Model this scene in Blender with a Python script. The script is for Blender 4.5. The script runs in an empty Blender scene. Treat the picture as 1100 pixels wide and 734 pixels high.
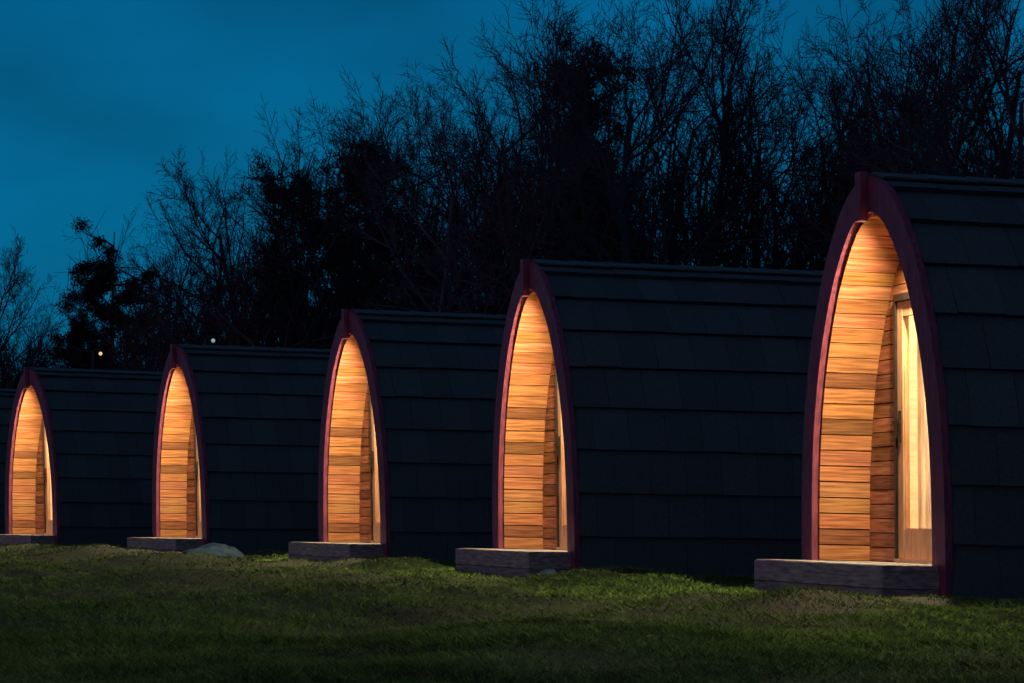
import bpy, math, random, bmesh
import numpy as np
from mathutils import Vector, Matrix, noise
random.seed(7); rng=np.random.default_rng(7)
scene=bpy.context.scene
scene.view_settings.view_transform='Standard'; scene.view_settings.look='None'; scene.view_settings.exposure=0

# ------------------------------------------------------------ materials
def new_mat(name):
    m=bpy.data.materials.new(name); m.use_nodes=True
    nt=m.node_tree; b=nt.nodes['Principled BSDF']; return m,nt,b
def N(nt,t,**k):
    n=nt.nodes.new(t)
    for a,v in k.items(): setattr(n,a,v)
    return n
def noise_mat(name,c1,c2,scale=(5,5,5),nscale=3,detail=6,rough=.8,bump=.2,bdist=.01,attr=None,spec=.3,lo=.35,hi=.65):
    m,nt,b=new_mat(name)
    tc=N(nt,'ShaderNodeTexCoord'); mp=N(nt,'ShaderNodeMapping'); mp.inputs['Scale'].default_value=scale
    nt.links.new(tc.outputs['Object'],mp.inputs['Vector'])
    no=N(nt,'ShaderNodeTexNoise'); no.inputs['Scale'].default_value=nscale; no.inputs['Detail'].default_value=detail
    nt.links.new(mp.outputs[0],no.inputs['Vector'])
    r=N(nt,'ShaderNodeValToRGB'); r.color_ramp.elements[0].position=lo; r.color_ramp.elements[1].position=hi
    r.color_ramp.elements[0].color=(*c1,1); r.color_ramp.elements[1].color=(*c2,1)
    nt.links.new(no.outputs['Fac'],r.inputs[0])
    out=r.outputs[0]
    if attr:
        at=N(nt,'ShaderNodeAttribute'); at.attribute_name='tone'
        mx=N(nt,'ShaderNodeMix',data_type='RGBA',blend_type='MULTIPLY'); mx.inputs[0].default_value=1
        nt.links.new(out,mx.inputs[6]); nt.links.new(at.outputs['Color'],mx.inputs[7]); out=mx.outputs[2]
    nt.links.new(out,b.inputs['Base Color'])
    b.inputs['Roughness'].default_value=rough; b.inputs['Specular IOR Level'].default_value=spec
    if bump>0:
        bp=N(nt,'ShaderNodeBump'); bp.inputs['Strength'].default_value=bump; bp.inputs['Distance'].default_value=bdist
        nt.links.new(no.outputs['Fac'],bp.inputs['Height']); nt.links.new(bp.outputs[0],b.inputs['Normal'])
    return m
def flat(name,c,rough=.95):
    m,nt,b=new_mat(name); b.inputs['Roughness'].default_value=rough; b.inputs['Specular IOR Level'].default_value=.1
    oi=N(nt,'ShaderNodeObjectInfo'); mr=N(nt,'ShaderNodeMapRange'); mr.inputs[3].default_value=.65; mr.inputs[4].default_value=1.35
    vm=N(nt,'ShaderNodeVectorMath',operation='SCALE'); vm.inputs[0].default_value=c
    nt.links.new(oi.outputs['Random'],mr.inputs[0]); nt.links.new(mr.outputs[0],vm.inputs['Scale']); nt.links.new(vm.outputs[0],b.inputs['Base Color']); return m
M={}
M['cedar_x']=noise_mat('cedar_boards_side',(.21,.085,.032),(.47,.235,.098),scale=(.8,9,18),nscale=3.6,detail=8,attr=True,rough=.6,bump=.25)
M['cedar_y']=noise_mat('cedar_boards_end',(.20,.08,.030),(.44,.215,.09),scale=(9,.8,18),nscale=3.6,detail=8,attr=True,rough=.6,bump=.25)
M['stain']=noise_mat('maroon_stained_wood',(.105,.028,.052),(.215,.054,.085),scale=(8,8,1.5),nscale=4,rough=.6,bump=.25)
M['roof']=noise_mat('dark_green_shingle',(.034,.066,.054),(.056,.094,.080),scale=(1,1,1),nscale=60,detail=4,rough=.72,bump=.4,bdist=.004,attr=True,spec=.3)
M['deck']=noise_mat('weathered_decking',(.12,.115,.108),(.30,.28,.255),scale=(3,1.0,12),nscale=4,rough=.8,bump=.3,attr=True)
M['dark']=noise_mat('dark_membrane',(.01,.01,.01),(.02,.02,.02))
M['doorwood']=noise_mat('oiled_door_wood',(.36,.20,.10),(.52,.31,.17),scale=(9,9,1),nscale=4,rough=.4,bump=.1)
M['black']=noise_mat('black_metal',(.01,.01,.011),(.02,.02,.02),rough=.35)
M['roomwall']=noise_mat('pale_lining',(.62,.48,.33),(.74,.6,.43),scale=(1,1,10),nscale=3,rough=.6,bump=.05)
M['stone']=noise_mat('blue_grey_boulder',(.022,.058,.085),(.055,.11,.15),nscale=3,scale=(2,2,2),rough=.9,bump=.7,bdist=.03)
M['bark']=flat('dark_bark',(.052,.053,.056)); M['leaf']=flat('evergreen_leaf',(.022,.034,.026))
m,nt,b=new_mat('window_glass')
for n in list(nt.nodes):
    if n.type!='OUTPUT_MATERIAL': nt.nodes.remove(n)
o=[n for n in nt.nodes if n.type=='OUTPUT_MATERIAL'][0]
tr=N(nt,'ShaderNodeBsdfTransparent'); gl=N(nt,'ShaderNodeBsdfGlossy'); gl.inputs['Roughness'].default_value=.02
fr=N(nt,'ShaderNodeLayerWeight'); fr.inputs[0].default_value=.5
pw=N(nt,'ShaderNodeMath',operation='POWER'); pw.inputs[1].default_value=4; ms=N(nt,'ShaderNodeMath',operation='MULTIPLY_ADD'); ms.inputs[1].default_value=.35; ms.inputs[2].default_value=.04
nt.links.new(fr.outputs['Facing'],pw.inputs[0]); nt.links.new(pw.outputs[0],ms.inputs[0])
mx=N(nt,'ShaderNodeMixShader'); nt.links.new(ms.outputs[0],mx.inputs[0]); nt.links.new(tr.outputs[0],mx.inputs[1]); nt.links.new(gl.outputs[0],mx.inputs[2]); nt.links.new(mx.outputs[0],o.inputs[0])
M['glass']=m
m,nt,b=new_mat('cream_curtain')
for n in list(nt.nodes):
    if n.type!='OUTPUT_MATERIAL': nt.nodes.remove(n)
o=[n for n in nt.nodes if n.type=='OUTPUT_MATERIAL'][0]
tr=N(nt,'ShaderNodeBsdfTranslucent'); df=N(nt,'ShaderNodeBsdfDiffuse')
tc=N(nt,'ShaderNodeTexCoord'); mp=N(nt,'ShaderNodeMapping'); mp.inputs['Scale'].default_value=(1,30,1.5); nt.links.new(tc.outputs['Object'],mp.inputs[0])
no=N(nt,'ShaderNodeTexNoise'); no.inputs['Scale'].default_value=1.5; nt.links.new(mp.outputs[0],no.inputs['Vector'])
cr=N(nt,'ShaderNodeValToRGB'); cr.color_ramp.elements[0].color=(.42,.31,.20,1); cr.color_ramp.elements[1].color=(.85,.78,.66,1); cr.color_ramp.elements[0].position=.3; cr.color_ramp.elements[1].position=.65
nt.links.new(no.outputs['Fac'],cr.inputs[0]); nt.links.new(cr.outputs[0],tr.inputs[0]); nt.links.new(cr.outputs[0],df.inputs[0])
mx=N(nt,'ShaderNodeMixShader'); mx.inputs[0].default_value=.35; nt.links.new(tr.outputs[0],mx.inputs[1]); nt.links.new(df.outputs[0],mx.inputs[2]); nt.links.new(mx.outputs[0],o.inputs[0])
M['curtain']=m
m,nt,b=new_mat('warm_led'); b.inputs['Emission Color'].default_value=(1,.7,.4,1); b.inputs['Emission Strength'].default_value=15; M['led']=m
m,nt,b=new_mat('far_lamp'); b.inputs['Emission Color'].default_value=(1,.62,.3,1); b.inputs['Emission Strength'].default_value=1.0; M['farlamp']=m
m,nt,b=new_mat('far_cool_lamp'); b.inputs['Emission Color'].default_value=(.5,.8,1,1); b.inputs['Emission Strength'].default_value=.4; M['coollamp']=m

def grass_mat(name,c1,c2,c3):
    m,nt,b=new_mat(name)
    tc=N(nt,'ShaderNodeTexCoord')
    a=N(nt,'ShaderNodeTexNoise'); a.inputs['Scale'].default_value=.9; a.inputs['Detail'].default_value=4
    c=N(nt,'ShaderNodeTexNoise'); c.inputs['Scale'].default_value=11; c.inputs['Detail'].default_value=3
    nt.links.new(tc.outputs['Object'],a.inputs['Vector']); nt.links.new(tc.outputs['Object'],c.inputs['Vector'])
    r=N(nt,'ShaderNodeValToRGB'); e=r.color_ramp.elements; e[0].position=.40; e[1].position=.62
    e[0].color=(*c1,1); e[1].color=(*c3,1); k=e.new(.5); k.color=(*c2,1)
    ad=N(nt,'ShaderNodeMath',operation='ADD'); ml=N(nt,'ShaderNodeMath',operation='MULTIPLY'); ml.inputs[1].default_value=.5
    nt.links.new(a.outputs['Fac'],ad.inputs[0]); nt.links.new(c.outputs['Fac'],ad.inputs[1]); nt.links.new(ad.outputs[0],ml.inputs[0]); nt.links.new(ml.outputs[0],r.inputs[0])
    nt.links.new(r.outputs[0],b.inputs['Base Color']); b.inputs['Roughness'].default_value=.8; b.inputs['Specular IOR Level'].default_value=.15
    return m
M['ground']=grass_mat('turf',(.010,.017,.005),(.018,.034,.009),(.032,.052,.014))
M['grass']=grass_mat('grass_blades',(.035,.07,.013),(.08,.175,.026),(.15,.26,.05))

# ------------------------------------------------------------ mesh helper
LEAN=.075
class MB:
    def __init__(s): s.v=[]; s.f=[]; s.t=[]
    def quadbox(s,pts,tone=1.0):
        b=len(s.v); s.v+=[tuple(p) for p in pts]
        F=[(0,3,2,1),(4,5,6,7),(0,1,5,4),(1,2,6,5),(2,3,7,6),(3,0,4,7)]
        s.f+=[tuple(b+i for i in q) for q in F]; s.t+=[tone]*6
    def box(s,x0,x1,y0,y1,z0,z1,tone=1.0):
        s.quadbox([(x0,y0,z0),(x1,y0,z0),(x1,y1,z0),(x0,y1,z0),(x0,y0,z1),(x1,y0,z1),(x1,y1,z1),(x0,y1,z1)],tone)
    def face(s,pts,tone=1.0):
        b=len(s.v); s.v+=[tuple(p) for p in pts]; s.f.append(tuple(range(b,b+len(pts)))); s.t.append(tone)
    def mesh(s,name,mat,lean=True):
        vv=s.v
        if lean: vv=[(x-LEAN*max(z,0)/2.66*min(1,max(0,1-(x-REC)/1.5)) ,y,z) for x,y,z in vv]
        me=bpy.data.meshes.new(name); me.from_pydata(vv,[],s.f)
        a=me.color_attributes.new('tone','FLOAT_COLOR','CORNER')
        i=0; dat=np.ones((len(me.loops),4),dtype=np.float32)
        for f,t in zip(s.f,s.t):
            if isinstance(t,(int,float)): t=(t,t,t)
            dat[i:i+len(f),:3]=t; i+=len(f)
        a.data.foreach_set('color',dat.ravel())
        me.materials.append(mat); me.update()
        bm=bmesh.new(); bm.from_mesh(me); bmesh.ops.recalc_face_normals(bm,faces=bm.faces); bm.to_mesh(me); bm.free()
        return me
def link(name,me,parent=None):
    o=bpy.data.objects.new(name,me); scene.collection.objects.link(o)
    if parent: o.parent=parent
    return o

# ------------------------------------------------------------ arch profile
tab=np.array([(1.33,-.24),(1.35,0),(1.345,.3),(1.33,.6),(1.295,.9),(1.23,1.2),(1.135,1.5),(.995,1.8),(.845,2.05),(.69,2.24),(.535,2.39),(.39,2.50),(.225,2.58),(0,2.635)])
def catmull(P,n=10):
    out=[]
    Q=np.vstack([2*P[0]-P[1],P,2*P[-1]-P[-2]])
    for i in range(1,len(Q)-2):
        for k in range(n):
            t=k/n
            out.append(.5*((2*Q[i])+(-Q[i-1]+Q[i+1])*t+(2*Q[i-1]-5*Q[i]+4*Q[i+1]-Q[i+2])*t*t+(-Q[i-1]+3*Q[i]-3*Q[i+1]+Q[i+2])*t**3))
    out.append(P[-1]); return np.array(out)
BASE=catmull(tab)
def resample(P,n):
    d=np.r_[0,np.cumsum(np.hypot(*np.diff(P,axis=0).T))]; s=np.linspace(0,d[-1],n)
    return np.c_[np.interp(s,d,P[:,0]),np.interp(s,d,P[:,1])],d[-1]
def prof(off,zmin=-.24,n=60):
    T=np.gradient(BASE,axis=0); T/=np.linalg.norm(T,axis=1)[:,None]
    Nn=np.c_[T[:,1],-T[:,0]]
    P=BASE+Nn*off
    if off<0:
        k=np.argmax(P[:,0]<=0) if (P[:,0]<=0).any() else len(P)-1
        if k>0:
            a,b=P[k-1],P[k]; t=a[0]/(a[0]-b[0]) if a[0]!=b[0] else 1
            P=np.vstack([P[:k],a+(b-a)*t])
        Q,_=resample(P,300); Mi=Q[::-1][1:]*np.array([-1,1]); A=np.vstack([Q,Mi]); B=A.copy()
        for i in range(250,300):
            h=int(round(24*(i-250)/49.)); B[i]=A[i-h:i+h+1].mean(0)
        P=B[:300]; P[-1,0]=0
    else:
        a=P[-1]; d=T[-1]; t=-a[0]/d[0] if abs(d[0])>1e-6 else 0
        P=np.vstack([P,a+d*t]) if off>0 else P
    k=np.argmax(P[:,1]>zmin)
    if k>0:
        a,b=P[k-1],P[k]; t=(zmin-a[1])/(b[1]-a[1]); P=np.vstack([a+(b-a)*t,P[k:]])
    return P if n is None else resample(P,n)[0]
def width_at(off,z):
    P=prof(off,n=None); return float(np.interp(z,P[:,1],P[:,0]))
def band(mb,x0,x1,o_out,o_in,zmin,n=60):
    A=prof(o_out,zmin,n); B=prof(o_in,zmin,n)
    for sg in (1,-1):
        for i in range(n-1):
            a0,a1,b0,b1=A[i],A[i+1],B[i],B[i+1]
            P=lambda x,q:(x,sg*q[0],q[1])
            mb.face([P(x0,a0),P(x0,a1),P(x0,b1),P(x0,b0)])
            mb.face([P(x1,a0),P(x1,a1),P(x1,b1),P(x1,b0)])
            mb.face([P(x0,a0),P(x0,a1),P(x1,a1),P(x1,a0)])
            mb.face([P(x0,b0),P(x0,b1),P(x1,b1),P(x1,b0)])
L=4.9; REC=.42; OI=-.20
def weld(me):
    bm=bmesh.new(); bm.from_mesh(me); bmesh.ops.remove_doubles(bm,verts=bm.verts,dist=.0005); bmesh.ops.recalc_face_normals(bm,faces=bm.faces); bm.to_mesh(me); bm.free(); return me
FX=.03
parts=[]
mb=MB(); band(mb,-.02,FX,.045,-.18,-.34); parts.append(('front_arch_frame',weld(mb.mesh('front_arch_frame',M['stain']))))
mb=MB(); band(mb,L-.05,L+.0,.045,-.15,-.24); parts.append(('rear_arch_frame',weld(mb.mesh('rear_arch_frame',M['stain']))))
mb=MB(); mb.box(-.08,-.021,-.05,.05,2.36,2.70); mb.box(-.0205,.05,-.04,.04,2.64,2.69)
parts.append(('apex_king_board',mb.mesh('apex_king_board',M['stain'])))
mb=MB(); band(mb,FX+.001,L-.051,0,-.03,-.24); parts.append(('shell',weld(mb.mesh('shell',M['dark']))))
mb=MB()
for sg in (1,-1): mb.box(FX+.01,L-.06,sg*1.29-.02,sg*1.29+.02,-.46,-.2)
parts.append(('plinth',mb.mesh('plinth',M['dark'],lean=False)))
mb=MB(); P=prof(-.05,-.24,40)
for i in range(39):
    mb.face([(L-.1,-P[i][0],P[i][1]),(L-.1,P[i][0],P[i][1]),(L-.1,P[i+1][0],P[i+1][1]),(L-.1,-P[i+1][0],P[i+1][1])])
parts.append(('rear_wall',mb.mesh('rear_wall',M['cedar_y'])))
mb=MB(); R,slen=resample(prof(0,-.24,None),400)
sarr=np.linspace(0,slen,400)
TT=np.gradient(R,axis=0); TT/=np.linalg.norm(TT,axis=1)[:,None]
def at(s,off):
    s=min(max(s,0),slen); p=np.array([np.interp(s,sarr,R[:,0]),np.interp(s,sarr,R[:,1])]); t=np.array([np.interp(s,sarr,TT[:,0]),np.interp(s,sarr,TT[:,1])])
    return p+np.array([t[1],-t[0]])*off
expo=slen/9.0
for sg in (1,-1):
    for c in range(9):
        s0=c*expo; x=FX-(c%2)*.17; crs=random.uniform(.92,1.08)
        while x<L-.06:
            w=.335; xa=max(x,FX+.001)+.0015; xb=min(x+w,L-.055)-.0015
            if xb-xa>.03:
                ds=random.uniform(-.004,.004); th=.052+random.uniform(-.004,.004); tn=crs*random.uniform(.9,1.1)
                K=4; ss=[s0+ds+(expo+.02)*k/K for k in range(K+1)]; of=[th-(th-.012)*k/K for k in range(K+1)]
                top=[at(s,o) for s,o in zip(ss,of)]; b0=at(ss[0],.004)
                for k in range(K):
                    a,bq=top[k],top[k+1]
                    mb.face([(xa,sg*a[0],a[1]),(xb,sg*a[0],a[1]),(xb,sg*bq[0],bq[1]),(xa,sg*bq[0],bq[1])],tn)
                    if k==0:
                        mb.face([(xa,sg*b0[0],b0[1]),(xb,sg*b0[0],b0[1]),(xb,sg*a[0],a[1]),(xa,sg*a[0],a[1])],tn*.35)  # butt face coloured darker: painted shadow line under each course
                    lo,lo2=at(ss[k],.003),at(ss[k+1],.003)
                    for xx in (xa,xb):
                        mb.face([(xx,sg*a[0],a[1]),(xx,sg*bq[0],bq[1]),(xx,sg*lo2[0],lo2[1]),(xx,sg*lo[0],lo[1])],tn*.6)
            x+=w
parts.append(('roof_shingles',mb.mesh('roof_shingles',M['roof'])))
mb=MB(); x=FX+.002
while x<L-.1:
    xb=min(x+.34,L-.055); tn=random.uniform(1.0,1.25)
    for sg in (1,-1):
        p0=at(slen,.055); p0[0]=0; q=at(slen-.2,.05); d=.016
        mb.quadbox([(x,0,p0[1]),(xb,0,p0[1]-.003),(xb,sg*q[0],q[1]-.003),(x,sg*q[0],q[1]),(x,0,p0[1]+d+.004),(xb,0,p0[1]+d-.003),(xb,sg*(q[0]+.01),q[1]+d-.008),(x,sg*(q[0]+.01),q[1]+d)],tn)
    x+=.34
parts.append(('ridge_caps',mb.mesh('ridge_caps',M['roof'])))
def ctone():
    t=random.choice([.55,.72,.86,.95,1,1.06,1.16,1.3])
    return (t,t*random.uniform(.84,1.06),t*random.uniform(.75,1.12))
mb=MB(); P=prof(OI,0,None); nb=25; Q,_=resample(P,nb+1)
for sg in (1,-1):
    for i in range(nb):
        a,b=Q[i].copy(),Q[i+1].copy(); t=(b-a); ln=np.linalg.norm(t); t/=ln; nn=np.array([t[1],-t[0]])
        a=a+t*.0045; b=b-t*.0045; inn=random.uniform(0,.004)
        a1,b1=a-nn*inn,b-nn*inn; a2,b2=a+nn*.02,b+nn*.02
        segs=[(FX+.002,REC+.02)]
        if random.random()<.05:
            s=random.uniform(.15,.3); segs=[(FX+.002,s-.001),(s+.001,REC+.02)]
        for x0,x1 in segs:
            mb.quadbox([(x0,sg*a1[0],a1[1]),(x1,sg*a1[0],a1[1]),(x1,sg*a2[0],a2[1]),(x0,sg*a2[0],a2[1]),
                        (x0,sg*b1[0],b1[1]),(x1,sg*b1[0],b1[1]),(x1,sg*b2[0],b2[1]),(x0,sg*b2[0],b2[1])],ctone())
parts.append(('porch_side_boards',mb.mesh('porch_side_boards',M['cedar_x'])))
DW=.56; DH=1.86
mb=MB(); zs=np.linspace(0,prof(OI,n=None)[-1][1],24)
for i in range(len(zs)-1):
    z0,z1=zs[i]+.004,zs[i+1]-.004
    w0=width_at(OI,z0)+.01; w1=max(width_at(OI,z1)+.01,.01)
    if i==len(zs)-2: w1=.01
    x0=REC+random.uniform(0,.003); x1=REC+.025
    def piece(ya0,ya1,yb0,yb1):
        mb.quadbox([(x0,ya0,z0),(x1,ya0,z0),(x1,ya1,z0),(x0,ya1,z0),(x0,yb0,z1),(x1,yb0,z1),(x1,yb1,z1),(x0,yb1,z1)],ctone())
    if z0<DH+.04:
        piece(DW,max(w0,DW+.01),DW,max(w1,DW+.01)); piece(-max(w0,DW+.01),-DW,-max(w1,DW+.01),-DW)
        if z1>DH+.065: mb.box(x0,x1,-DW+.001,DW-.001,DH+.055,z1,ctone())
    else: piece(-w0,w0,-w1,w1)
parts.append(('porch_end_boards',mb.mesh('porch_end_boards',M['cedar_y'])))
mb=MB(); P=prof(-.02,-.24,60)
for i in range(59):
    (y0,z0),(y1,z1)=P[i],P[i+1]; X=REC+.045
    if z1<DH-.02 and z0>0:
        for sg in (1,-1): mb.face([(X,sg*DW,z0),(X,sg*y0,z0),(X,sg*y1,z1),(X,sg*DW,z1)])
    else: mb.face([(X,-y0,z0),(X,y0,z0),(X,y1,z1),(X,-y1,z1)])
parts.append(('end_wall_backing',mb.mesh('end_wall_backing',M['dark'])))
mb=MB(); X0,X1=REC-.03,REC+.06; JB=.035
mb.box(X0,X1,DW-JB,DW,0.0,DH); mb.box(X0,X1,-DW,-DW+JB,0.0,DH); mb.box(X0,X1,-DW,DW,DH,DH+.05)
parts.append(('door_frame',mb.mesh('door_frame',M['black'])))
mb=MB(); X0,X1=REC-.015,REC+.035; SW=.10; yb=DW-JB-.004
mb.box(X0,X1,yb-SW,yb,.03,DH-.006); mb.box(X0,X1,-yb,-yb+SW,.03,DH-.006)
mb.box(X0+.003,X1-.003,-yb+SW,yb-SW,.03,.23); mb.box(X0+.003,X1-.003,-yb+SW,yb-SW,DH-.11,DH-.006)
mb.box(X0+.012,X1-.012,yb-SW-.013,yb-SW,.23,DH-.11); mb.box(X0+.012,X1-.012,-yb+SW,-yb+SW+.013,.23,DH-.11)
mb.box(X0+.01,X1-.01,-yb+SW,yb-SW,.23,.245)
mb.box(REC-.05,REC+.06,-DW+JB,DW-JB,0.002,.028)
parts.append(('door_leaf',mb.mesh('door_leaf',M['doorwood'])))
mb=MB(); mb.face([(REC+.012,-yb+SW-.02,.2),(REC+.012,yb-SW+.02,.2),(REC+.012,yb-SW+.02,DH-.08),(REC+.012,-yb+SW-.02,DH-.08)])
parts.append(('door_glass',mb.mesh('door_glass',M['glass'])))
mb=MB(); hy=yb-.05
mb.box(REC-.024,REC-.015,hy-.02,hy+.02,.86,1.08); mb.box(REC-.06,REC-.024,hy-.008,hy+.008,.99,1.006); mb.box(REC-.07,REC-.058,hy-.12,hy+.01,.985,1.01)
for z in (.25,.9,1.6): mb.box(REC-.034,REC-.015,-yb-.004,-yb+.02,z,z+.1)
parts.append(('door_handle_and_hinges',mb.mesh('door_handle',M['black'])))
mb=MB(); band(mb,REC+.06,L-.2,-.14,-.16,0)
mb.box(REC+.06,L-.2,-1.2,1.2,-.05,0.0)
mb.face([(L-.22,-1.2,0),(L-.22,1.2,0),(L-.22,.6,2.3),(L-.22,-.6,2.3)])
parts.append(('room_lining',mb.mesh('room_lining',M['roomwall'])))
mb=MB()
for y0,y1 in ((-.50,-.12),(-.02,.50)):
    n=70; pts=[]
    for i in range(n+1):
        y=y0+(y1-y0)*i/n; pts.append((REC+.13+.025*math.sin(y*95)+.006*math.sin(y*240),y))
    for i in range(n):
        a,b=pts[i],pts[i+1]; mb.face([(a[0],a[1],.03),(b[0],b[1],.03),(b[0],b[1],1.9),(a[0],a[1],1.9)])
parts.append(('door_curtains',mb.mesh('door_curtains',M['curtain'])))
mb=MB(); dz=-.035
for i in range(3):
    t=random.uniform(.85,1.15); x=-.395+i*.124; mb.box(x,x+.119,-1.30,1.30,dz,0,t)
mb.box(-.415,-.397,-1.31,1.31,-.15,-.006,1.0); mb.box(-.413,-.398,-1.309,1.309,-.36,-.155,.75)
mb.box(-.396,-.022,-1.31,-1.292,-.15,-.038,.9); mb.box(-.396,-.022,-1.308,-1.293,-.36,-.155,.7); mb.box(-.396,-.022,1.292,1.31,-.36,-.038,.8)
for i in range(3):
    t=random.uniform(.85,1.15); x=FX+.002+i*.125; mb.box(x,x+.121,-1.14,1.14,dz,-.001,t)
mb.box(-.02,FX,-1.16,1.16,-.1,.001,1.0)
parts.append(('timber_deck',mb.mesh('timber_deck',M['deck'],lean=False)))
mb=MB(); n=16; LX=.30
ring0=[(LX+.04*math.cos(k*2*math.pi/n),.04*math.sin(k*2*math.pi/n),2.31) for k in range(n)]
ring1=[(p[0],p[1],2.35) for p in ring0]
for k in range(n): mb.face([ring0[k],ring0[(k+1)%n],ring1[(k+1)%n],ring1[k]])
mb.face(ring1); mb.box(LX-.005,LX+.005,-.005,.005,2.35,2.44)
parts.append(('lamp_housing',mb.mesh('lamp_housing',M['black'])))
mb=MB(); mb.face([(LX+.035*math.cos(k*2*math.pi/n),.035*math.sin(k*2*math.pi/n),2.313) for k in range(n)])
parts.append(('lamp_lens',mb.mesh('lamp_lens',M['led'])))

WARM=(1,.73,.44)
PL=bpy.data.lights.new('porch_light','SPOT'); PL.energy=700; PL.color=WARM; PL.shadow_soft_size=.03; PL.spot_size=math.radians(164); PL.spot_blend=1.0
RL=bpy.data.lights.new('room_light','POINT'); RL.energy=170; RL.color=(1,.78,.52); RL.shadow_soft_size=.15
pods=[(4.80,12.8,11,.01),(2.486,19.33,13.3,.020),(.20,25.96,15.4,.015),(-1.84,32.27,19.5,.012),(-4.63,38.94,22.3,.010),(-7.74,45.0,27,.012),(-11.3,51.2,30,.012)]
for i,(X,Y,a,p) in enumerate(pods):
    e=bpy.data.objects.new('camping_pod',None); scene.collection.objects.link(e)
    e.location=(X,Y,0); e.rotation_euler=(0,p,math.radians(a))
    for nme,me in parts: link(nme,me,e)
    l=bpy.data.objects.new('porch_light',PL); scene.collection.objects.link(l); l.parent=e; l.location=(LX-.08,0,2.30); l.rotation_euler=(0,math.radians(32),0)
    l=bpy.data.objects.new('room_light',RL); scene.collection.objects.link(l); l.parent=e; l.location=(1.5,0,1.7)

# ------------------------------------------------------------ ground
def gh(x,y):
    x=np.asarray(x,float); y=np.asarray(y,float)
    fade=np.clip((y-9)/6,0,1)
    near=np.ones(np.shape(x))
    for X,Y,a,p in pods:       # levelled ground round each pod
        a=math.radians(a); dx,dy=x-X,y-Y; lx=dx*math.cos(a)+dy*math.sin(a); ly=-dx*math.sin(a)+dy*math.cos(a)
        dd=np.hypot(np.maximum(np.maximum(-.5-lx,lx-L),0),np.maximum(abs(ly)-1.4,0)); near=np.minimum(near,np.clip(dd/1.0,.25,1))
    h=.030*np.sin(y*1.15+x*.55+.6)+.045*np.sin(x*1.75-y*.62+2.0)+.032*np.sin(x*3.1+y*1.05+np.sin(y*.7)*1.2)+.018*np.sin(x*5.3-y*2.9+1)+.010*np.sin(x*8.1+y*6.3)
    h=-.22+h*near*(.35+.65*fade)
    h=h+near*(.07*np.exp(-(((x+2.6)/1.1)**2+((y-30.4)/1.2)**2))+.05*np.exp(-(((x+4.9)/1.5)**2+((y-36)/1.6)**2)))
    return h
xs=np.r_[-600,-300,-150,-80,-50,np.arange(-35,-12,.5),np.arange(-12,12.01,.12),np.arange(12.5,35.01,.5),50,80,150,300,600]
ys=np.r_[-300,-100,-30,np.arange(0,60.01,.12),np.arange(62,130,4),160,250,400,800]
gx,gy=np.meshgrid(xs,ys); gz=gh(gx,gy)
nx,ny=len(xs),len(ys)
V=np.c_[gx.ravel(),gy.ravel(),gz.ravel()]
I=(np.arange(ny-1)[:,None]*nx+np.arange(nx-1)[None,:]).ravel()
F=np.c_[I,I+1,I+1+nx,I+nx]
def np_mesh(name,V,F,mat,smooth=False):
    me=bpy.data.meshes.new(name); k=F.shape[1]
    me.vertices.add(len(V)); me.vertices.foreach_set('co',V.astype(np.float32).ravel())
    me.loops.add(F.size); me.loops.foreach_set('vertex_index',F.astype(np.int32).ravel())
    me.polygons.add(len(F)); me.polygons.foreach_set('loop_start',np.arange(0,F.size,k,dtype=np.int32))
    me.polygons.foreach_set('use_smooth',np.full(len(F),smooth))
    me.update(calc_edges=True); me.materials.append(mat); return me
link('ground',np_mesh('ground',V,F,M['ground'],True))
def inpod(x,y):
    r=np.zeros(len(x),bool)
    for X,Y,a,p in pods:
        a=math.radians(a); dx,dy=x-X,y-Y; lx=dx*math.cos(a)+dy*math.sin(a); ly=-dx*math.sin(a)+dy*math.cos(a)
        r|=(lx>-.42)&(lx<L)&(abs(ly)<1.38)
    return r
def blades(n,d0,d1,pw):
    u=rng.random(n)
    if pw==0: D=d0*(d1/d0)**u
    else: D=np.sqrt(d0**2+(d1**2-d0**2)*u)
    X=(rng.random(n)-.5)*.50*D
    return X,D
A=[blades(190000,7.2,13,1),blades(340000,13,55,0)]
X=np.concatenate([a[0] for a in A]); Y=np.concatenate([a[1] for a in A])
k=~inpod(X,Y); X,Y=X[k],Y[k]; n=len(X); Z=gh(X,Y)-.004
cl=.5+.5*np.sin(X*2.3+np.sin(Y*1.7)*2)*np.sin(Y*1.9+np.sin(X*3.1))
hgt=(.014+.026*rng.random(n))*(.5+.8*cl); wd=np.clip(.0016*(Y/8),.0022,.008)*(.8+.6*rng.random(n))
an=rng.random(n)*2*np.pi; la=rng.random(n)*2*np.pi; lean=hgt*(.6+2.2*rng.random(n))
b0=np.c_[X-np.cos(an)*wd,Y-np.sin(an)*wd,Z]; b1=np.c_[X+np.cos(an)*wd,Y+np.sin(an)*wd,Z]; tp=np.c_[X+np.cos(la)*lean,Y+np.sin(la)*lean,Z+hgt]
V=np.stack([b0,b1,tp],1).reshape(-1,3); F=np.arange(3*n).reshape(-1,3)
link('grass',np_mesh('grass',V,F,M['grass']))

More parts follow.
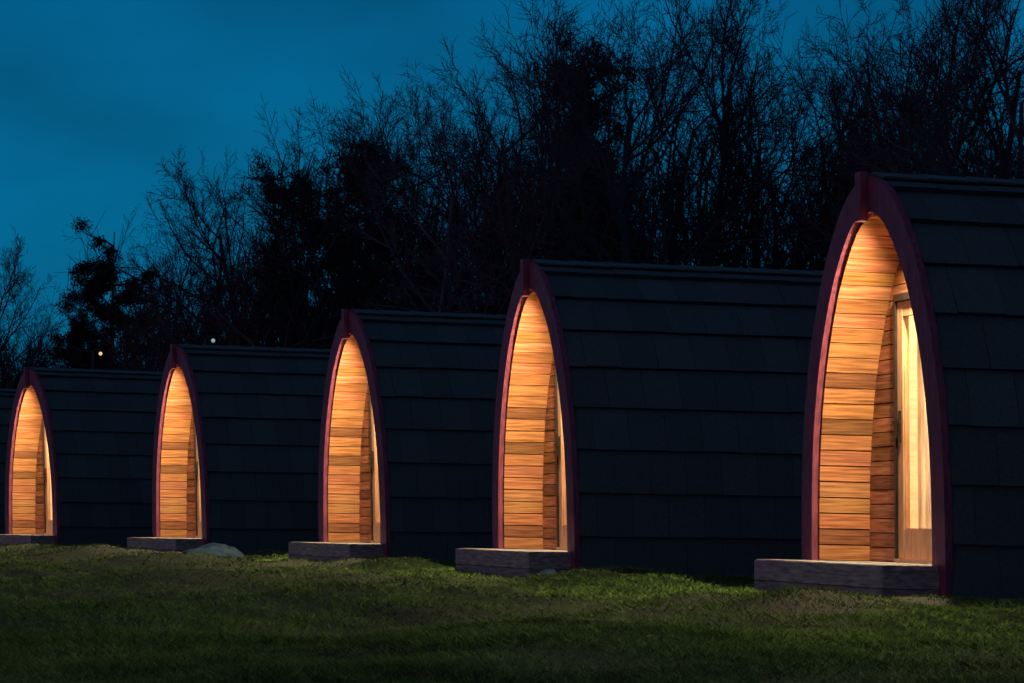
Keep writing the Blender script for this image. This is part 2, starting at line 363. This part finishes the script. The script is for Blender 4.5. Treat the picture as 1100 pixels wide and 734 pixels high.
# ------------------------------------------------------------ boulders
def boulder(x,y,sx,sy,sz,seed):
    bm=bmesh.new(); bmesh.ops.create_icosphere(bm,subdivisions=4,radius=1)
    for v in bm.verts:
        q=v.co.copy(); d=noise.noise(q*.9+Vector((seed,0,0)))*.35+noise.noise(q*2.2+Vector((0,seed,0)))*.22+noise.noise(q*5)*.06
        c=q*(1+d); c.z*=1+.25*c.x; c.x*=sx; c.y*=sy; c.z*=sz; v.co=c
    me=bpy.data.meshes.new('boulder'); bm.to_mesh(me); bm.free(); me.materials.append(M['stone'])
    o=link('boulder',me); o.location=(x,y,float(gh(x,y))+sz*.35)
def px(p,D): return (p-550)/3000*D
boulder(px(228,34.5),34.5,.37,.3,.16,3.1)
boulder(px(587,22.5),22.5,.09,.08,.045,5.2)

# ------------------------------------------------------------ trees
def tubes(S,sides=3):
    S=np.array(S); p0,p1,r0,r1=S[:,:3],S[:,3:6],S[:,6],S[:,7]
    d=p1-p0; d/=np.maximum(np.linalg.norm(d,axis=1),1e-6)[:,None]
    ref=np.where(np.abs(d[:,2:3])<.9,np.array([[0,0,1.]]),np.array([[1.,0,0]]))
    u=np.cross(d,ref); u/=np.linalg.norm(u,axis=1)[:,None]; w=np.cross(d,u)
    R=[]
    for pp,rr in ((p0,r0),(p1,r1)):
        for k in range(sides):
            a=2*math.pi*k/sides; R.append(pp+(u*math.cos(a)+w*math.sin(a))*rr[:,None])
    V=np.stack(R,1).reshape(-1,3); n=len(S); b=np.arange(n)[:,None]*2*sides
    F=np.concatenate([np.c_[b+k,b+(k+1)%sides,b+sides+(k+1)%sides,b+sides+k] for k in range(sides)])
    return V,F
def rv(s): return np.array([random.gauss(0,s),random.gauss(0,s),random.gauss(0,s)])
def unit(v): return v/math.sqrt(v[0]*v[0]+v[1]*v[1]+v[2]*v[2])
def branch(S,p,d,ln,r,lev,cfg):
    ns=cfg['ns'][lev]; pts=[p]; dirs=[d]; step=ln/ns; cur=p.copy(); r_end=r*(.3 if lev<3 else .5)
    for i in range(ns):
        d=unit(d+rv(cfg['wob'][lev])+np.array([0,0,cfg['up'][lev]])); nx=cur+d*step
        ra=r+(r_end-r)*i/ns; rb=r+(r_end-r)*(i+1)/ns
        S.append([*cur,*nx,ra,rb]); cur=nx; pts.append(cur); dirs.append(d)
    if lev+1>=len(cfg['ns']): return
    nc=cfg['nc'][lev]; nc=int(nc*random.uniform(.8,1.2)+.5)
    for j in range(nc):
        t=cfg['st'][lev]+(1-cfg['st'][lev])*((j+random.random())/nc); f=t*ns; i=min(int(f),ns-1); q=pts[i]+(pts[i+1]-pts[i])*(f-i)
        dd=dirs[i+1]; perp=unit(np.cross(dd,rv(1))); ang=math.radians(random.uniform(*cfg['ang'][lev]))
        nd=unit(dd*math.cos(ang)+perp*math.sin(ang))
        cl=ln*cfg['lr'][lev]*random.uniform(.65,1.15)*(1-.4*t if lev else (1.05-.6*t)); rr=max(r+(r_end-r)*t,.01)*cfg['rr'][lev]
        branch(S,q,nd,cl,max(rr,.012),lev+1,cfg)
cfgA=dict(ns=[9,7,5,3,2],wob=[.06,.09,.11,.12,.12],up=[.05,.10,.08,.05,.03],nc=[14,9,7,4],st=[.25,.2,.2,.15],ang=[(25,50),(22,48),(22,48),(20,50)],lr=[.66,.55,.58,.7],rr=[.62,.58,.5,.6])
cfgB=dict(ns=[8,8,6,3,2],wob=[.10,.15,.16,.15,.15],up=[.04,.05,.04,.03,.02],nc=[11,10,7,4],st=[.28,.22,.2,.15],ang=[(32,65),(28,60),(25,55),(25,55)],lr=[.8,.55,.55,.7],rr=[.7,.6,.5,.6])
def make_tree(cfg,seed,H=16):
    random.seed(seed); S=[]
    if cfg is cfgB and seed%2:
        for k in range(2): branch(S,np.array([0.,0,0]),unit(np.array([.12*(1-2*k),.05,1.])),H*.93,.22,0,cfg)
    else: branch(S,np.array([0.,0,0]),np.array([0,0,1.]),H*.93,.28,0,cfg)
    V,F=tubes(S); s=H/np.percentile(V[:,2],99.7); V*=s
    V[:,:2]-=np.clip(V[:,2:3]/H,0,1)*np.median(V[V[:,2]>H*.4][:,:2],axis=0)*.8
    return V,F
bare=[]
for i in range(6):
    V,F=make_tree(cfgA if i%2==0 else cfgB,11+i); bare.append(np_mesh('bare_tree_mesh',V,F,M['bark']))
def leaves(C,Rr,n,size):
    C=np.array(C); Rr=np.array(Rr); w=Rr**2; idx=rng.choice(len(C),n,p=w/w.sum())
    d=rng.normal(size=(n,3)); d/=np.linalg.norm(d,axis=1)[:,None]; rad=Rr[idx]*(.2+.9*rng.random(n))
    p=C[idx]+d*rad[:,None]*np.array([1,1,.7])
    a=rng.normal(size=(n,3)); a/=np.linalg.norm(a,axis=1)[:,None]; b=np.cross(a,rng.normal(size=(n,3))); b/=np.linalg.norm(b,axis=1)[:,None]
    s=size*(.5+rng.random(n))[:,None]
    V=np.stack([p-a*s,p-b*s*.4,p+a*s,p+b*s*.4],1).reshape(-1,3); return V,np.arange(4*n).reshape(-1,4)
def evergreen(kind,seed,H=16):
    random.seed(seed); S=[]; C=[]; Rr=[]
    tr=np.array([0.,0,0]); d=np.array([0,0,1.]); pts=[tr]
    for i in range(10):
        d=unit(d+rv(.05)+np.array([0,0,.15])); nx=tr+d*H*.095; S.append([*tr,*nx,.24*(1-i*.085),.24*(1-(i+1)*.085)]); tr=nx; pts.append(tr)
    nb=30 if kind=='pine' else 60; lo=.5 if kind=='pine' else .15
    for k in range(nb):
        t=lo+(1-lo)*random.random(); f=t*10; i=min(int(f),9); q=pts[i]+(pts[i+1]-pts[i])*(f-i)
        az=random.random()*6.28; env=(1.15-t)*.40 if kind=='pine' else .16+.06*math.sin(t*9+seed)-.25*max(0,t-.7)
        ln=H*env*random.uniform(.3,1.15); dd=unit(np.array([math.cos(az),math.sin(az),random.uniform(.1,.7)]))
        e=q+dd*ln; mid=(q+e)/2+rv(.15); S.append([*q,*mid,.07,.05]); S.append([*mid,*e,.05,.02])
        for z in range(4):
            c=q+(e-q)*random.uniform(.5,1.1)+rv(.35); C.append(c); Rr.append(random.uniform(.25,.7)*H/16)
        for z in range(10):
            c=q+(e-q)*random.uniform(.3,1.05); ee=c+unit(rv(.7)+dd+np.array([0,0,.3]))*random.uniform(.6,2.0); S.append([*c,*ee,.022,.010])
    V,F=tubes(S); V2,F2=leaves(C,Rr,24000 if kind=='pine' else 28000,.085)
    me=np_mesh('evergreen_mesh',np.vstack([V,V2]),np.vstack([F,F2+len(V)]),M['bark']); me.materials.append(M['leaf'])
    mi=np.zeros(len(F)+len(F2),dtype=np.int32); mi[len(F):]=1; me.polygons.foreach_set('material_index',mi); return me
pine=evergreen('pine',3); ivy=[evergreen('ivy',5),evergreen('ivy',8)]
random.seed(21)
def place(name,me,p,ytop,D,wx=1.0):
    h=(552-ytop)/3000*D+.56; s=h/16
    o=link(name,me); o.location=(px(p,D),D,-.25); o.scale=(s*wx,s*wx,s); o.rotation_euler=(0,0,random.random()*6.28)
T=[(15,255,92,1),(-60,250,88,1),(190,225,84,.9),(222,190,86,.9),(262,165,82,1.0),(298,125,78,1.0),(345,120,90,1.0),(425,85,84,1),(475,75,76,1),(520,62,86,1),(565,40,78,.9),(600,20,90,1),(640,0,80,.9),(700,-40,76,.9),(760,-50,84,.9),(725,-20,92,.9),(800,10,90,.8),(850,85,96,.9),(905,40,90,.8),(950,-20,82,.9),(1005,-70,78,1),(1050,-70,84,1),(1100,-60,76,1),(1180,-60,82,1),(1250,-50,80,1),(385,120,92,1),(1000,20,98,1),(530,110,98,1),(240,250,96,1),(80,370,98,.7),(640,100,98,1),(160,310,80,.7),(450,140,96,1),(920,60,98,1)]
for i,(p,y,D,wx) in enumerate(T): place('bare_tree',bare[(i*5+i//6)%6],p,y,D,wx)
place('pine_tree',pine,133,228,86,.9); place('pine_tree',pine,105,310,90,.7)
for p,y,D,wx,k in ((335,190,80,.9,0),(388,118,83,.85,1),(648,55,82,.75,0),(672,130,84,.75,1),(900,130,94,.9,1)):
    place('ivy_clad_tree',ivy[k],p,y,D,wx)
pl=np.array([(-200,410),(0,405),(60,390),(120,360),(200,325),(300,285),(380,250),(480,245),(600,220),(700,200),(800,210),(880,180),(1000,155),(1300,130)],float)
n=70000; D=rng.uniform(90,104,n); P_=rng.uniform(-200,1300,n); x=(P_-550)/3000*D
top=(552-np.interp(P_,pl[:,0],pl[:,1]))/3000*D*(1+.10*np.sin(P_*.05)+.06*np.sin(P_*.137+2))
z=top*rng.random(n)**1.0*(.85+.3*rng.random(n))-.3
up=rng.normal(size=(n,3))*.35+np.array([0,0,.9]); up/=np.linalg.norm(up,axis=1)[:,None]; ln=(.6+1.6*rng.random(n))[:,None]
p=np.c_[x,D,z]; sd=np.cross(up,rng.normal(size=(n,3))); sd/=np.linalg.norm(sd,axis=1)[:,None]
wd=.012+.038*rng.random(n)[:,None]*(1-.7*(z/np.maximum(top,.1)))[:,None]
V=np.stack([p-sd*wd,p+sd*wd,p+up*ln],1).reshape(-1,3)
link('distant_woodland',np_mesh('distant_woodland',V,np.arange(3*n).reshape(-1,3),M['bark']))
C=[];Rr=[]
for k in range(420):
    C.append((random.uniform(-26,30),random.uniform(72,80),random.uniform(0,3.4))); Rr.append(random.uniform(.7,1.4))
V,F=leaves(C,Rr,40000,.18); link('hedge',np_mesh('hedge',V,F,M['leaf']))
for p_,y_,mt,rad in ((108,380,'farlamp',.045),(229,366,'coollamp',.05)):
    D=69.; zt=(552-y_)/3000*D+.34
    e=bpy.data.objects.new('street_lamp',None); scene.collection.objects.link(e); e.location=(px(p_,D),D,-.25)
    mb=MB(); zl=zt+.25; mb.box(-.22,-.16,-.03,.03,-.1,zl+.07); mb.box(-.16,.05,-.025,.025,zl+.08,zl+.12)
    link('post',mb.mesh('post',M['black'],lean=False),e)
    bm=bmesh.new(); bmesh.ops.create_icosphere(bm,subdivisions=2,radius=rad); me=bpy.data.meshes.new('lamp_globe'); bm.to_mesh(me); bm.free(); me.materials.append(M[mt]); o=link('lamp_globe',me,e); o.location=(0,0,zl)

# ------------------------------------------------------------ world
w=bpy.data.worlds.new('World'); scene.world=w; w.use_nodes=True; nt=w.node_tree
bg=nt.nodes['Background']
sky=N(nt,'ShaderNodeTexSky',sky_type='NISHITA'); sky.sun_disc=False; sky.sun_elevation=math.radians(0); sky.sun_rotation=math.radians(233)
tc=N(nt,'ShaderNodeTexCoord'); sp=N(nt,'ShaderNodeSeparateXYZ'); nt.links.new(tc.outputs['Generated'],sp.inputs[0])
r=N(nt,'ShaderNodeValToRGB'); e=r.color_ramp.elements
e[0].position=0; e[0].color=(.002,.155,.30,1); e[1].position=1; e[1].color=(.006,.030,.09,1)
k=e.new(.10); k.color=(.0004,.134,.285,1); k=e.new(.19); k.color=(.0004,.102,.24,1); k=e.new(.4); k.color=(.002,.046,.12,1)
nt.links.new(sp.outputs['Z'],r.inputs[0])
mp=N(nt,'ShaderNodeMapping'); mp.inputs['Scale'].default_value=(6,6,12); nt.links.new(tc.outputs['Generated'],mp.inputs[0])
no=N(nt,'ShaderNodeTexNoise'); no.inputs['Scale'].default_value=1.9; no.inputs['Detail'].default_value=3; no.inputs['Roughness'].default_value=.4; nt.links.new(mp.outputs[0],no.inputs['Vector'])
mr=N(nt,'ShaderNodeMapRange'); mr.inputs[1].default_value=.3; mr.inputs[2].default_value=.7; mr.inputs[3].default_value=.80; mr.inputs[4].default_value=1.18; nt.links.new(no.outputs['Fac'],mr.inputs[0])
mm=N(nt,'ShaderNodeVectorMath',operation='SCALE'); nt.links.new(r.outputs[0],mm.inputs[0]); nt.links.new(mr.outputs[0],mm.inputs['Scale'])
dt=N(nt,'ShaderNodeVectorMath',operation='DOT_PRODUCT'); nt.links.new(tc.outputs['Generated'],dt.inputs[0]); dt.inputs[1].default_value=(-.8,-.6,0)
gl=N(nt,'ShaderNodeMapRange'); gl.inputs[1].default_value=.35; gl.inputs[2].default_value=1; gl.inputs[3].default_value=0; gl.inputs[4].default_value=1; nt.links.new(dt.outputs['Value'],gl.inputs[0])
gs=N(nt,'ShaderNodeVectorMath',operation='SCALE'); gs.inputs[0].default_value=(.28,.065,.12); nt.links.new(gl.outputs[0],gs.inputs['Scale'])
a1=N(nt,'ShaderNodeVectorMath',operation='ADD'); nt.links.new(mm.outputs[0],a1.inputs[0]); nt.links.new(gs.outputs[0],a1.inputs[1])
ss=N(nt,'ShaderNodeVectorMath',operation='SCALE'); ss.inputs['Scale'].default_value=.001; nt.links.new(sky.outputs[0],ss.inputs[0])
a2=N(nt,'ShaderNodeVectorMath',operation='ADD'); nt.links.new(a1.outputs[0],a2.inputs[0]); nt.links.new(ss.outputs[0],a2.inputs[1])
nt.links.new(a2.outputs[0],bg.inputs['Color']); bg.inputs['Strength'].default_value=1
sl=bpy.data.lights.new('dusk_fill','SUN'); sl.energy=.02; sl.angle=math.radians(25); sl.color=(1,.7,.7)  # weak fill lamp added to bring some red light into the dusk
so=bpy.data.objects.new('dusk_fill',sl); scene.collection.objects.link(so); so.rotation_euler=(math.radians(84),0,math.radians(-53))

# ------------------------------------------------------------ camera
cd=bpy.data.cameras.new('camera'); co=bpy.data.objects.new('camera',cd); scene.collection.objects.link(co)
co.location=(0,0,.34); co.rotation_euler=(math.radians(90),0,0)
cd.sensor_width=36; cd.lens=3000/1100*36; cd.shift_y=(552-367)/1100; cd.clip_end=2000; cd.clip_start=.1
scene.camera=co
